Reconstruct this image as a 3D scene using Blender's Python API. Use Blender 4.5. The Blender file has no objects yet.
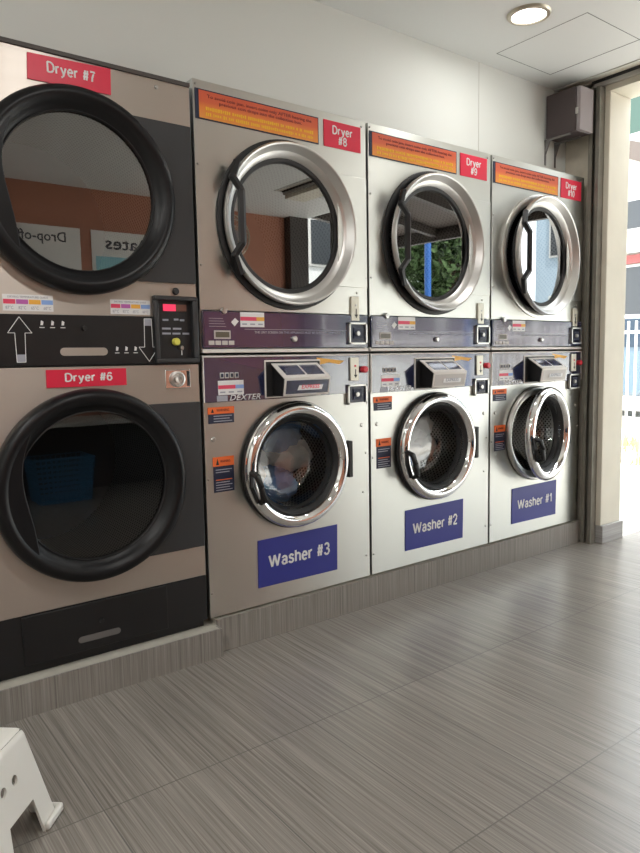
import bpy, bmesh, math, random
from mathutils import Vector, Matrix
random.seed(4)
C = bpy.context.scene
COL = C.collection
PI = math.pi
Z0 = 0.128            # height of the kerb on which the machines stand

# ------------------------------------------------------------------ materials
def nt(name):
    m = bpy.data.materials.new(name); m.use_nodes = True
    t = m.node_tree; b = t.nodes['Principled BSDF']
    return m, t, b
def lk(t, a, b): t.links.new(a, b)
def simple(name, col, rough=.5, metal=0, coat=0, noise=0.0, scale=8, bump=0, ior=1.5, emit=None, es=1):
    m, t, b = nt(name)
    b.inputs['Base Color'].default_value = (*col, 1)
    b.inputs['Roughness'].default_value = rough
    b.inputs['Metallic'].default_value = metal
    b.inputs['Coat Weight'].default_value = coat
    b.inputs['Coat Roughness'].default_value = .04
    b.inputs['IOR'].default_value = ior
    if emit:
        b.inputs['Emission Color'].default_value = (*emit, 1); b.inputs['Emission Strength'].default_value = es
    if noise or bump:
        g = t.nodes.new('ShaderNodeNewGeometry'); n = t.nodes.new('ShaderNodeTexNoise')
        n.inputs['Scale'].default_value = scale; n.inputs['Detail'].default_value = 5
        lk(t, g.outputs['Position'], n.inputs['Vector'])
        if noise:
            mx = t.nodes.new('ShaderNodeMix'); mx.data_type = 'RGBA'
            mx.inputs[6].default_value = (*[c*(1-noise) for c in col], 1)
            mx.inputs[7].default_value = (*[min(1, c*(1+noise)) for c in col], 1)
            lk(t, n.outputs['Fac'], mx.inputs[0]); lk(t, mx.outputs[2], b.inputs['Base Color'])
        if bump:
            bp = t.nodes.new('ShaderNodeBump'); bp.inputs['Strength'].default_value = bump
            bp.inputs['Distance'].default_value = .004
            lk(t, n.outputs['Fac'], bp.inputs['Height']); lk(t, bp.outputs['Normal'], b.inputs['Normal'])
    return m
def steel(name, col, rough, aniso=.75, wob=.03):
    m, t, b = nt(name)
    b.inputs['Metallic'].default_value = 1
    b.inputs['Base Color'].default_value = (*col, 1)
    b.inputs['Anisotropic'].default_value = aniso
    cx = t.nodes.new('ShaderNodeCombineXYZ'); cx.inputs[2].default_value = 1
    lk(t, cx.outputs[0], b.inputs['Tangent'])
    g = t.nodes.new('ShaderNodeNewGeometry'); mp = t.nodes.new('ShaderNodeMapping')
    mp.inputs['Scale'].default_value = (1.5, 1.5, 260)
    n = t.nodes.new('ShaderNodeTexNoise'); n.inputs['Scale'].default_value = 1; n.inputs['Detail'].default_value = 4
    lk(t, g.outputs['Position'], mp.inputs['Vector']); lk(t, mp.outputs[0], n.inputs['Vector'])
    r = t.nodes.new('ShaderNodeMapRange'); r.inputs[3].default_value = rough-.05; r.inputs[4].default_value = rough+.06
    lk(t, n.outputs['Fac'], r.inputs[0]); lk(t, r.outputs[0], b.inputs['Roughness'])
    n2 = t.nodes.new('ShaderNodeTexNoise'); n2.inputs['Scale'].default_value = 2.3; n2.inputs['Detail'].default_value = 1
    lk(t, g.outputs['Position'], n2.inputs['Vector'])
    bp = t.nodes.new('ShaderNodeBump'); bp.inputs['Strength'].default_value = wob; bp.inputs['Distance'].default_value = .05
    lk(t, n2.outputs['Fac'], bp.inputs['Height']); lk(t, bp.outputs['Normal'], b.inputs['Normal'])
    return m
def glass(name, tint, lo, hi):
    m = bpy.data.materials.new(name); m.use_nodes = True; t = m.node_tree
    t.nodes.clear(); o = t.nodes.new('ShaderNodeOutputMaterial')
    tr = t.nodes.new('ShaderNodeBsdfTransparent'); tr.inputs[0].default_value = (*tint, 1)
    gl = t.nodes.new('ShaderNodeBsdfGlossy'); gl.inputs['Roughness'].default_value = 0.0
    gl.inputs['Color'].default_value = (1, 1, 1, 1)
    lw = t.nodes.new('ShaderNodeLayerWeight'); lw.inputs[0].default_value = .5
    pw = t.nodes.new('ShaderNodeMath'); pw.operation = 'POWER'; pw.inputs[1].default_value = 3
    mr = t.nodes.new('ShaderNodeMapRange'); mr.inputs[3].default_value = lo; mr.inputs[4].default_value = hi
    mx = t.nodes.new('ShaderNodeMixShader')
    lk(t, lw.outputs['Facing'], pw.inputs[0]); lk(t, pw.outputs[0], mr.inputs[0]); lk(t, mr.outputs[0], mx.inputs[0])
    lk(t, tr.outputs[0], mx.inputs[1]); lk(t, gl.outputs[0], mx.inputs[2]); lk(t, mx.outputs[0], o.inputs[0])
    return m
def streaked(name, c0, c1, sc, rough, grid=None, grout=(.2, .19, .18), gw=.004, spec=.5, coat=0):
    """wood-grain porcelain: fine streaks, optional grout grid (ox, sx, oy, sy)"""
    m, t, b = nt(name)
    g = t.nodes.new('ShaderNodeNewGeometry')
    def noise(scale3, detail):
        mp = t.nodes.new('ShaderNodeMapping'); mp.inputs['Scale'].default_value = scale3
        n = t.nodes.new('ShaderNodeTexNoise'); n.inputs['Scale'].default_value = 1; n.inputs['Detail'].default_value = detail
        n.inputs['Roughness'].default_value = .62
        lk(t, g.outputs['Position'], mp.inputs[0]); lk(t, mp.outputs[0], n.inputs['Vector']); return n
    n1 = noise(sc, 5); n2 = noise(tuple(s*.35 for s in sc), 3)
    ad = t.nodes.new('ShaderNodeMath'); ad.operation = 'MULTIPLY_ADD'; ad.inputs[1].default_value = .55
    m2 = t.nodes.new('ShaderNodeMath'); m2.operation = 'MULTIPLY'; m2.inputs[1].default_value = .45
    lk(t, n2.outputs['Fac'], m2.inputs[0]); lk(t, n1.outputs['Fac'], ad.inputs[0]); lk(t, m2.outputs[0], ad.inputs[2])
    cr = t.nodes.new('ShaderNodeValToRGB'); cr.color_ramp.elements[0].position = .36; cr.color_ramp.elements[1].position = .64
    cr.color_ramp.elements[0].color = (*c0, 1); cr.color_ramp.elements[1].color = (*c1, 1)
    lk(t, ad.outputs[0], cr.inputs[0])
    src = cr.outputs[0]; h = ad.outputs[0]
    if grid:
        sp = t.nodes.new('ShaderNodeSeparateXYZ'); lk(t, g.outputs['Position'], sp.inputs[0])
        outs = []; ids = []
        for ax, (o, s) in grid.items():
            a = t.nodes.new('ShaderNodeMath'); a.operation = 'SUBTRACT'; a.inputs[1].default_value = o
            lk(t, sp.outputs[ax], a.inputs[0])
            d = t.nodes.new('ShaderNodeMath'); d.operation = 'DIVIDE'; d.inputs[1].default_value = s; lk(t, a.outputs[0], d.inputs[0])
            f = t.nodes.new('ShaderNodeMath'); f.operation = 'FRACT'; lk(t, d.outputs[0], f.inputs[0])
            c = t.nodes.new('ShaderNodeMath'); c.operation = 'SUBTRACT'; c.inputs[1].default_value = .5; lk(t, f.outputs[0], c.inputs[0])
            e = t.nodes.new('ShaderNodeMath'); e.operation = 'ABSOLUTE'; lk(t, c.outputs[0], e.inputs[0])
            w = t.nodes.new('ShaderNodeMath'); w.operation = 'GREATER_THAN'; w.inputs[1].default_value = .5-gw/2/s; lk(t, e.outputs[0], w.inputs[0])
            outs.append(w.outputs[0])
            fl = t.nodes.new('ShaderNodeMath'); fl.operation = 'FLOOR'; lk(t, d.outputs[0], fl.inputs[0]); ids.append(fl.outputs[0])
        k = outs[0]
        if len(outs) > 1:
            mxx = t.nodes.new('ShaderNodeMath'); mxx.operation = 'MAXIMUM'; lk(t, outs[0], mxx.inputs[0]); lk(t, outs[1], mxx.inputs[1]); k = mxx.outputs[0]
        # slight tone change from tile to tile
        cb = t.nodes.new('ShaderNodeCombineXYZ'); lk(t, ids[0], cb.inputs[0])
        if len(ids) > 1: lk(t, ids[1], cb.inputs[1])
        wn = t.nodes.new('ShaderNodeTexWhiteNoise'); lk(t, cb.outputs[0], wn.inputs[0])
        mr = t.nodes.new('ShaderNodeMapRange'); mr.inputs[3].default_value = .93; mr.inputs[4].default_value = 1.06
        lk(t, wn.outputs['Value'], mr.inputs[0])
        mu = t.nodes.new('ShaderNodeVectorMath'); mu.operation = 'SCALE'; lk(t, src, mu.inputs[0]); lk(t, mr.outputs[0], mu.inputs['Scale'])
        mx = t.nodes.new('ShaderNodeMix'); mx.data_type = 'RGBA'; lk(t, k, mx.inputs[0]); lk(t, mu.outputs[0], mx.inputs[6])
        mx.inputs[7].default_value = (*grout, 1); src = mx.outputs[2]
    lk(t, src, b.inputs['Base Color'])
    b.inputs['Roughness'].default_value = rough
    b.inputs['Specular IOR Level'].default_value = spec
    b.inputs['Coat Weight'].default_value = coat; b.inputs['Coat Roughness'].default_value = .25
    bp = t.nodes.new('ShaderNodeBump'); bp.inputs['Strength'].default_value = .25; bp.inputs['Distance'].default_value = .002
    lk(t, h, bp.inputs['Height']); lk(t, bp.outputs['Normal'], b.inputs['Normal'])
    return m
def perforated(name, col, dark, scale, rough=.35, metal=1):
    """drum sheet: round holes laid out in cylinder coordinates about local y"""
    m, t, b = nt(name)
    tc = t.nodes.new('ShaderNodeTexCoord'); sp = t.nodes.new('ShaderNodeSeparateXYZ'); lk(t, tc.outputs['Object'], sp.inputs[0])
    at = t.nodes.new('ShaderNodeMath'); at.operation = 'ARCTAN2'; lk(t, sp.outputs[0], at.inputs[0]); lk(t, sp.outputs[2], at.inputs[1])
    mu = t.nodes.new('ShaderNodeMath'); mu.operation = 'MULTIPLY'; mu.inputs[1].default_value = .28; lk(t, at.outputs[0], mu.inputs[0])
    cb = t.nodes.new('ShaderNodeCombineXYZ'); lk(t, mu.outputs[0], cb.inputs[0]); lk(t, sp.outputs[1], cb.inputs[1])
    vo = t.nodes.new('ShaderNodeTexVoronoi'); vo.inputs['Scale'].default_value = scale; vo.inputs['Randomness'].default_value = 0.0
    rt = t.nodes.new('ShaderNodeMapping'); rt.inputs['Rotation'].default_value = (0, 0, PI/4)
    lk(t, cb.outputs[0], rt.inputs[0]); lk(t, rt.outputs[0], vo.inputs['Vector'])
    lt = t.nodes.new('ShaderNodeMath'); lt.operation = 'LESS_THAN'; lt.inputs[1].default_value = .3; lk(t, vo.outputs['Distance'], lt.inputs[0])
    mx = t.nodes.new('ShaderNodeMix'); mx.data_type = 'RGBA'; lk(t, lt.outputs[0], mx.inputs[0])
    mx.inputs[6].default_value = (*col, 1); mx.inputs[7].default_value = (*dark, 1)
    lk(t, mx.outputs[2], b.inputs['Base Color']); b.inputs['Metallic'].default_value = metal; b.inputs['Roughness'].default_value = rough
    return m
def hgrad(name, stops, rough=.4, axis=2):
    """flat printed bands along a local axis (stops given as (position in metres, colour))"""
    m, t, b = nt(name)
    tc = t.nodes.new('ShaderNodeTexCoord'); sp = t.nodes.new('ShaderNodeSeparateXYZ'); lk(t, tc.outputs['Generated'], sp.inputs[0])
    cr = t.nodes.new('ShaderNodeValToRGB'); cr.color_ramp.interpolation = 'CONSTANT' if stops[0][0] == 0 and name.endswith('band') else 'LINEAR'
    els = cr.color_ramp.elements
    els[0].position = stops[0][0]; els[0].color = (*stops[0][1], 1)
    els[1].position = stops[1][0]; els[1].color = (*stops[1][1], 1)
    for p, c in stops[2:]:
        e = els.new(p); e.color = (*c, 1)
    lk(t, sp.outputs[axis], cr.inputs[0]); lk(t, cr.outputs[0], b.inputs['Base Color'])
    b.inputs['Roughness'].default_value = rough
    return m

M = dict(
 steel=steel('brushed_stainless', (.60, .60, .565), .35),
 steel_plain=simple('satin_stainless', (.60, .60, .57), .38, 1),
 steel_tan=steel('brushed_stainless_warm', (.62, .565, .51), .40),
 ringsteel=simple('spun_steel_ring', (.62, .61, .59), .38, 1),
 chrome=simple('chrome', (.86, .86, .86), .07, 1),
 screw=simple('screw_steel', (.5, .49, .47), .3, 1),
 black=simple('black_plastic', (.007, .007, .008), .38, noise=.1),
 rubber=simple('black_rubber', (.015, .015, .016), .55),
 ringblack=simple('black_door_plastic', (.007, .007, .008), .36, ior=1.35),
 charcoal=simple('charcoal_panel', (.03, .031, .033), .42, noise=.06),
 toe=simple('black_base_panel', (.008, .008, .009), .45),
 darkside=simple('cabinet_dark', (.03, .03, .03), .6),
 strip=simple('white_trim', (.75, .72, .68), .4),
 navy=simple('navy_panel', (.018, .024, .075), .12, coat=1, ior=1.9),
 violet=simple('violet_panel', (.045, .022, .075), .14, coat=1, ior=1.8),
 navyflat=simple('navy_recess', (.006, .01, .035), .25),
 white=simple('white_print', (.75, .75, .75), .5),
 greyprint=simple('grey_print', (.35, .36, .42), .5),
 red=simple('red_sign', (.70, .02, .06), .38, noise=.04),
 blue=simple('blue_sign', (.028, .035, .25), .35, noise=.05),
 orange=hgrad('orange_notice', [(0, (.78, .30, .05)), (.42, (.76, .22, .04)), (.6, (.66, .12, .045)), (1, (.62, .10, .045))]),
 brown=simple('brown_print', (.16, .02, .02), .6),
 yellow=simple('yellow_print', (.85, .48, .03), .6),
 lab_orange=simple('orange_label', (.85, .16, .03), .5),
 lab_navy=simple('navy_label', (.012, .018, .05), .5),
 paper=simple('label_paper', (.8, .8, .8), .55),
 pink=simple('pink_print', (.75, .06, .13), .5),
 purple=simple('purple_print', (.50, .12, .42), .5),
 amber=simple('amber_print', (.82, .42, .06), .5),
 skyblue=simple('light_blue_print', (.25, .40, .75), .5),
 redlit=simple('lit_display', (.6, .03, .08), .4, emit=(1, .05, .14), es=.55),
 amberdisp=simple('unlit_display', (.16, .07, .05), .3),
 lcd=simple('lcd', (.12, .11, .08), .2),
 key=simple('beige_key', (.55, .52, .50), .5),
 yknob=simple('yellow_knob', (.72, .68, .12), .35),
 redknob=simple('red_button', (.65, .03, .05), .35),
 cream=simple('coin_plate', (.68, .66, .56), .35, .3),
 stool=simple('stool_plastic', (.74, .73, .68), .38, noise=.03),
 drum=perforated('perforated_drum', (.48, .47, .45), (.01, .01, .01), 62),
 drumdark=perforated('perforated_dark_drum', (.22, .22, .215), (.01, .01, .01), 78, .45),
 glass_d=glass('dryer_glass', (.08, .085, .09), .26, .75),
 glass_l=glass('dark_dryer_glass', (.40, .40, .40), .25, .75),
 glass_k=glass('dark_lower_glass', (.62, .62, .62), .075, .6),
 glass_w=glass('washer_glass', (.85, .87, .87), .12, .8),
 clearglass=glass('clear_glass', (.9, .92, .92), .05, .7),
 speaker=simple('speaker_brown', (.062, .045, .045), .55, noise=.08),
 grille=simple('speaker_grille', (.30, .265, .27), .6),
 bracket=simple('bracket_grey', (.18, .17, .165), .5, .4),
 rail=simple('shutter_rail_metal', (.20, .185, .155), .6, .3, noise=.35, scale=14, bump=.3),
 rust=simple('rust', (.10, .06, .04), .8, noise=.4, scale=20),
 pillar=simple('pillar_paint', (.66, .62, .52), .65, noise=.09, scale=7, bump=.25),
 plaster=simple('rough_plaster', (.50, .45, .37), .85, noise=.28, scale=12, bump=.9),
 wallw=simple('wall_paint', (.70, .72, .69), .6, noise=.015, scale=3),
 ceil=simple('ceiling_paint', (.72, .73, .72), .7, noise=.01, scale=2),
 terra=simple('terracotta_paint', (.40, .165, .10), .6, noise=.05, scale=2),
 darkframe=simple('dark_frame', (.06, .05, .045), .5),
 groove=simple('shadow_gap', (.10, .10, .095), .9),
 trim=simple('pale_trim', (.55, .54, .5), .5),
 kerbtop=simple('kerb_concrete', (.46, .44, .38), .85, noise=.15, scale=25, bump=.6),
 lamp=simple('lamp_diffuser', (1, 1, 1), .5, emit=(1, .98, .94), es=9),
 lampring=simple('lamp_ring', (.52, .47, .38), .3, .6),
 poster=simple('poster_white', (.72, .70, .66), .4),
 posterblue=simple('poster_blue', (.05, .20, .40), .4),
 posterteal=simple('poster_teal', (.25, .52, .58), .4),
 posterink=simple('poster_ink', (.05, .045, .06), .5),
 pave=simple('pavement', (.62, .60, .56), .9, noise=.06, scale=3, bump=.2),
 fencew=simple('fence_white', (.8, .8, .8), .5),
 facade=simple('facade_cream', (.62, .60, .54), .85, noise=.05, scale=1.5),
 facade2=simple('facade_white', (.66, .68, .68), .85, noise=.05, scale=1.5),
 facade3=simple('facade_blue_grey', (.33, .42, .50), .85, noise=.05, scale=1.5),
 pinkband=simple('facade_pink', (.32, .10, .10), .8),
 win=simple('window_dark', (.035, .04, .045), .35),
 wingreen=simple('window_green', (.018, .05, .036), .35),
 winframe=simple('window_frame', (.6, .6, .58), .5),
 roofbrown=simple('awning_brown', (.09, .07, .06), .7, noise=.1),
 carblue=simple('car_paint', (.11, .17, .23), .25, coat=1),
 carglass=simple('car_window', (.03, .05, .08), .06),
 tyre=simple('tyre', (.02, .02, .02), .8),
 bark=simple('bark', (.13, .09, .06), .9, noise=.3, bump=.8),
 leaf=simple('leaf', (.06, .11, .035), .6, noise=.5, scale=3),
 dry=simple('dry_grass', (.50, .47, .24), .9, noise=.3, scale=9),
 bluepole=simple('blue_paint', (.03, .12, .40), .4),
 basket=simple('blue_basket', (.04, .22, .42), .45),
 cloth_b=simple('blue_cloth', (.14, .30, .62), .9, noise=.35, scale=14, bump=.4),
 cloth_w=simple('grey_white_cloth', (.78, .78, .75), .9, noise=.3, scale=14, bump=.4),
 cloth_p=simple('pink_grey_cloth', (.40, .28, .32), .9, noise=.3, scale=14, bump=.4),
 cloth_y=simple('yellow_cloth', (.60, .55, .15), .9, noise=.3, scale=14),
)
M['floor'] = streaked('floor_tile', (.150, .135, .118), (.335, .31, .275), (300, 3.0, 1), .27,
                      {0: (.0127, .305), 1: (-.012, .59)}, (.15, .14, .125), .0035, .6)
M['kerbtile'] = streaked('kerb_tile', (.15, .135, .12), (.34, .315, .285), (260, 1, 3), .4,
                         {0: (.02, .565)}, (.15, .14, .125), .003)
M['skirt'] = streaked('skirting_tile', (.24, .23, .22), (.42, .41, .40), (3, 1, 150), .4)

# ------------------------------------------------------------------ object helpers
def tag(o, label=None, cat=None, group=None, kind=None):
    for k, v in (('label', label), ('category', cat), ('group', group), ('kind', kind)):
        if v: o[k] = v
    return o
def empty(name, loc, label, cat, group=None, rz=0):
    o = bpy.data.objects.new(name, None); o.empty_display_size = .1; COL.objects.link(o)
    o.location = loc; o.rotation_euler.z = rz
    return tag(o, label, cat, group)
class MB:
    def __init__(s, off=(0, 0, 0)):
        s.bm = bmesh.new(); s.off = Vector(off)
    def _v(s, p): return s.bm.verts.new(Vector(p)+s.off)
    def box(s, x0, x1, y0, y1, z0, z1):
        v = [s._v((x, y, z)) for x in (x0, x1) for y in (y0, y1) for z in (z0, z1)]
        for f in ((0, 1, 3, 2), (4, 6, 7, 5), (0, 4, 5, 1), (2, 3, 7, 6), (0, 2, 6, 4), (1, 5, 7, 3)):
            s.bm.faces.new([v[i] for i in f])
        return s
    def prism(s, poly, a, b, axis='y'):
        """poly in the plane across the axis, from a to b"""
        def P(u, w, t): return {'y': (u, t, w), 'x': (t, u, w), 'z': (u, w, t)}[axis]
        va = [s._v(P(u, w, a)) for u, w in poly]; vb = [s._v(P(u, w, b)) for u, w in poly]
        n = len(poly)
        s.bm.faces.new(va); s.bm.faces.new(vb[::-1])
        for i in range(n): s.bm.faces.new((va[i], vb[i], vb[(i+1) % n], va[(i+1) % n]))
        return s
    def lathe(s, prof, c=(0, 0), n=72, closed=False):
        """revolve (r, y) about the y axis through (c.x, c.z)"""
        rings = []
        for r, y in prof:
            if r < 1e-6: rings.append([s._v((c[0], y, c[1]))]*n)
            else: rings.append([s._v((c[0]+r*math.cos(2*PI*i/n), y, c[1]+r*math.sin(2*PI*i/n))) for i in range(n)])
        prs = list(zip(rings, rings[1:]))
        if closed: prs.append((rings[-1], rings[0]))
        for A, B in prs:
            for i in range(n):
                j = (i+1) % n
                vs = []
                for v in (A[i], A[j], B[j], B[i]):
                    if v not in vs: vs.append(v)
                if len(vs) > 2: s.bm.faces.new(vs)
        return s
    def tube(s, pts, r, n=8, cap=True):
        pts = [Vector(p) for p in pts]; rings = []
        for i, p in enumerate(pts):
            d = (pts[min(i+1, len(pts)-1)]-pts[max(i-1, 0)]).normalized()
            a = Vector((0, 0, 1)) if abs(d.z) < .9 else Vector((1, 0, 0))
            u = d.cross(a).normalized(); w = d.cross(u)
            rr = r[i] if isinstance(r, (list, tuple)) else r
            rings.append([s._v(p+u*rr*math.cos(2*PI*k/n)+w*rr*math.sin(2*PI*k/n)) for k in range(n)])
        for A, B in zip(rings, rings[1:]):
            for i in range(n): s.bm.faces.new((A[i], A[(i+1) % n], B[(i+1) % n], B[i]))
        if cap: s.bm.faces.new(rings[0]); s.bm.faces.new(rings[-1][::-1])
        return s
    def sphere(s, c, r, sc=(1, 1, 1), n=12):
        g = bmesh.ops.create_icosphere(s.bm, subdivisions=2 if n < 20 else 3, radius=r)
        for v in g['verts']: v.co = Vector((v.co.x*sc[0], v.co.y*sc[1], v.co.z*sc[2]))+Vector(c)+s.off
        return s
    def plate_hole(s, x0, x1, z0, z1, c, r, y0, y1, n=72):
        """flat plate y0 (front) .. y1 with a round hole"""
        def edge(a):
            dx, dz = math.cos(a), math.sin(a); t = 9
            if dx > 1e-9: t = min(t, (x1-c[0])/dx)
            if dx < -1e-9: t = min(t, (x0-c[0])/dx)
            if dz > 1e-9: t = min(t, (z1-c[1])/dz)
            if dz < -1e-9: t = min(t, (z0-c[1])/dz)
            return (c[0]+dx*t, c[1]+dz*t)
        angs = sorted(set([round(2*PI*i/n, 6) for i in range(n)]+[round(math.atan2(z-c[1], x-c[0]) % (2*PI), 6) for x in (x0, x1) for z in (z0, z1)]))
        L = []
        for a in angs:
            e = edge(a); h = (c[0]+r*math.cos(a), c[1]+r*math.sin(a))
            L.append([s._v((h[0], y0, h[1])), s._v((e[0], y0, e[1])), s._v((e[0], y1, e[1])), s._v((h[0], y1, h[1]))])
        for i in range(len(L)):
            A, B = L[i], L[(i+1) % len(L)]
            for k in range(4): s.bm.faces.new((A[k], A[(k+1) % 4], B[(k+1) % 4], B[k]))
        return s
    def build(s, name, mat, parent=None, bevel=0, smooth=True, auto=35, mtx=None):
        bm = s.bm
        bmesh.ops.recalc_face_normals(bm, faces=bm.faces[:])
        if mtx: bm.transform(mtx)
        me = bpy.data.meshes.new(name); bm.to_mesh(me); bm.free()
        o = bpy.data.objects.new(name, me); COL.objects.link(o)
        me.materials.append(mat if not isinstance(mat, str) else M[mat])
        if smooth:
            for p in me.polygons: p.use_smooth = True
            md = me
            try: md.set_sharp_from_angle(angle=math.radians(auto))
            except Exception: pass
        if bevel:
            b = o.modifiers.new('bevel', 'BEVEL'); b.width = bevel; b.segments = 2; b.limit_method = 'ANGLE'; b.angle_limit = math.radians(40)
        if parent: o.parent = parent
        return o
def text(body, w, h, loc, parent, mat, name='lettering', bold=.012, align='CENTER', depth=.0006, shear=0, rot=None, lines=1):
    """upright lettering in the plane facing -y, fitted into w x h with its centre at loc"""
    cu = bpy.data.curves.new(name, 'FONT'); cu.body = body; cu.size = 1; cu.extrude = .0; cu.offset = bold
    cu.align_x = align; cu.shear = shear; cu.resolution_u = 2; cu.space_line = .95
    ob = bpy.data.objects.new(name, cu); COL.objects.link(ob)
    dg = bpy.context.evaluated_depsgraph_get(); me = bpy.data.meshes.new_from_object(ob.evaluated_get(dg))
    bpy.data.objects.remove(ob); bpy.data.curves.remove(cu)
    xs = [v.co.x for v in me.vertices]; ys = [v.co.y for v in me.vertices]
    cx, cy = (min(xs)+max(xs))/2, (min(ys)+max(ys))/2
    sx, sy = w/(max(xs)-min(xs)), h/(max(ys)-min(ys))
    for v in me.vertices: v.co = Vector(((v.co.x-cx)*sx, 0, (v.co.y-cy)*sy))
    bm = bmesh.new(); bm.from_mesh(me)
    r = bmesh.ops.extrude_face_region(bm, geom=bm.faces[:])
    for e in r['geom']:
        if isinstance(e, bmesh.types.BMVert): e.co.y -= depth
    bmesh.ops.recalc_face_normals(bm, faces=bm.faces[:])
    if rot: bm.transform(rot)
    bm.transform(Matrix.Translation(loc)); bm.to_mesh(me); bm.free()
    o = bpy.data.objects.new(name, me); COL.objects.link(o); me.name = name
    me.materials.clear(); me.materials.append(M[mat] if isinstance(mat, str) else mat)
    if parent: o.parent = parent
    return o
def _arc(cx, cy, rx, ry, a0, a1, n=14):
    return [(cx+rx*math.cos(math.radians(a0+(a1-a0)*k/n)), cy+ry*math.sin(math.radians(a0+(a1-a0)*k/n))) for k in range(n+1)]
GL = {
 'W': (.98, [[(0, 1), (.25, 0), (.49, .97), (.73, 0), (.98, 1)]]),
 'a': (.46, [_arc(.23, .50, .19, .20, 165, 0)+[(.42, .0)], _arc(.22, .20, .19, .19, 0, 360, 18)]),
 's': (.42, [[(.40, .56), (.34, .67), (.21, .71), (.08, .66), (.04, .54), (.10, .43), (.22, .38), (.35, .32), (.41, .19), (.35, .05), (.21, .0), (.07, .04), (.0, .16)]]),
 'h': (.46, [[(.03, 1), (.03, 0)], [(.03, .42)]+_arc(.24, .48, .20, .22, 180, 0)+[(.44, 0)]]),
 'e': (.46, [[(.03, .37), (.45, .37)], _arc(.235, .35, .215, .355, 0, 318, 20)]),
 'r': (.30, [[(.03, .72), (.03, 0)], [(.03, .42), (.10, .61), (.20, .69), (.30, .69)]]),
 'D': (.62, [[(.03, 0), (.03, 1), (.26, 1)]+_arc(.26, .5, .36, .5, 90, -90)+[(.03, 0)]]),
 'y': (.46, [[(0, .71), (.24, .04)], [(.46, .71), (.20, -.17), (.12, -.26), (.0, -.27)]]),
 '#': (.52, [[(.22, 1), (.10, 0)], [(.46, 1), (.34, 0)], [(.0, .34), (.50, .34)], [(.04, .68), (.54, .68)]]),
 '0': (.50, [_arc(.25, .5, .22, .5, 0, 360, 24)]),
 '1': (.32, [[(.02, .72), (.17, .82), (.26, 1), (.26, 0)]]),
 '2': (.50, [[(.02, .72)]+_arc(.25, .72, .22, .28, 165, -25)+[(.30, .34), (.08, .10), (.03, .0), (.49, .0)]]),
 '3': (.50, [_arc(.24, .75, .20, .25, 160, -80)+[(.20, .52)], [(.20, .53)]+_arc(.24, .26, .23, .27, 80, -165)]),
 '6': (.50, [_arc(.25, .30, .22, .30, 0, 360, 22), [(.45, .82), (.38, .95), (.27, 1.0), (.12, .90), (.04, .66), (.03, .34)]]),
 '7': (.50, [[(.02, 1), (.48, 1), (.33, .74), (.22, .40), (.18, 0)]]),
 '8': (.50, [_arc(.25, .76, .19, .24, 0, 360, 20), _arc(.25, .26, .22, .27, 0, 360, 20)]),
 '9': (.50, [_arc(.25, .70, .22, .30, 0, 360, 22), [(.05, .18), (.12, .05), (.23, 0), (.38, .10), (.46, .34), (.47, .66)]]),
 ' ': (.16, []),
}
def boldtext(body, w, h, loc, parent, mat, stroke=.185, line=1.32):
    """plain bold sans lettering made of flattened strokes, fitted into w x h centred at loc, facing -y"""
    rows = body.split('\n'); runs = []
    for ri, row in enumerate(rows):
        x = 0; ss = []
        for ch in row:
            cw, st = GL[ch]
            for p in st: ss.append([(x+a, b-ri*line) for a, b in p])
            x += cw+.20
        tot = x-.20
        for p in ss: runs.append([(a-tot/2, b) for a, b in p])
    xs = [a for p in runs for a, b in p]; ys = [b for p in runs for a, b in p]
    x0, x1, y0, y1 = min(xs)-stroke/2, max(xs)+stroke/2, min(ys)-stroke/2, max(ys)+stroke/2
    sx, sy = w/(x1-x0), h/(y1-y0); m = MB()
    for p in runs:
        P = [Vector(((a-(x0+x1)/2), 0, (b-(y0+y1)/2))) for a, b in p]; cur = [P[0]]
        for i in range(1, len(P)):
            cur.append(P[i])
            if i == len(P)-1 or (P[i]-P[i-1]).angle(P[i+1]-P[i], 0) > .7:
                m.tube(cur, stroke/2, 8); cur = [P[i]]
    for v in m.bm.verts: v.co = Vector((v.co.x*sx, v.co.y*.012-.0003, v.co.z*sy))+Vector(loc)
    return m.build('lettering', mat, parent)
def screw(parent, x, z, off, y=0, r=.006, mat='screw', name='screw'):
    return MB(off).lathe([(0, y-.004), (r*.6, y-.004), (r, y-.001), (r, y+.002)], (x, z), 14).build(name, mat, parent)

# ------------------------------------------------------------------ labels used on machines
def temp_chart(par, x0, x1, z0, z1, off, y=0):
    f = MB(off).box(x0, x1, y-.0012, y+.001, z0, z1).build('temperature_label', 'paper', par)
    h = z1-z0; cols = ['pink', 'purple', 'amber', 'skyblue']; w = (x1-x0)/4
    for i, c in enumerate(cols):
        MB(off).box(x0+w*i+.0015, x0+w*(i+1)-.0008, y-.0018, y-.001, z0+h*.42, z0+h*.70).build('colour_band', c, f)
    ox = Vector(off)
    text('DRYING TEMPERATURE GUIDE', (x1-x0)*.8, h*.12, Vector(((x0+x1)/2, y-.0013, z0+h*.85))+ox, f, 'greyprint', bold=0)
    for i, b in enumerate(('87°C', '82°C', '65°C', '60°C')):
        text(b, w*.6, h*.2, Vector((x0+w*(i+.5), y-.0013, z0+h*.2))+ox, f, 'greyprint', bold=0)
    return f
def wash_chart(par, x0, x1, z0, z1, off, y):
    f = MB(off).box(x0, x1, y-.0012, y+.0005, z0, z1).build('temperature_label', 'paper', par)
    h = z1-z0; w = (x1-x0)/3
    for i, c in enumerate(('pink', 'pink', 'skyblue' if h < .056 and y < -.0015 and z1 < .9 else 'amber')):
        MB(off).box(x0+w*i, x0+w*(i+1), y-.0018, y-.001, z0+h*.42, z0+h*.68).build('colour_band', c, f)
    for i in range(3):
        MB(off).box(x0+w*(i+.2), x0+w*(i+.8), y-.0018, y-.001, z0+h*.14, z0+h*.24).build('printed_line', 'greyprint', f)
    return f
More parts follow.
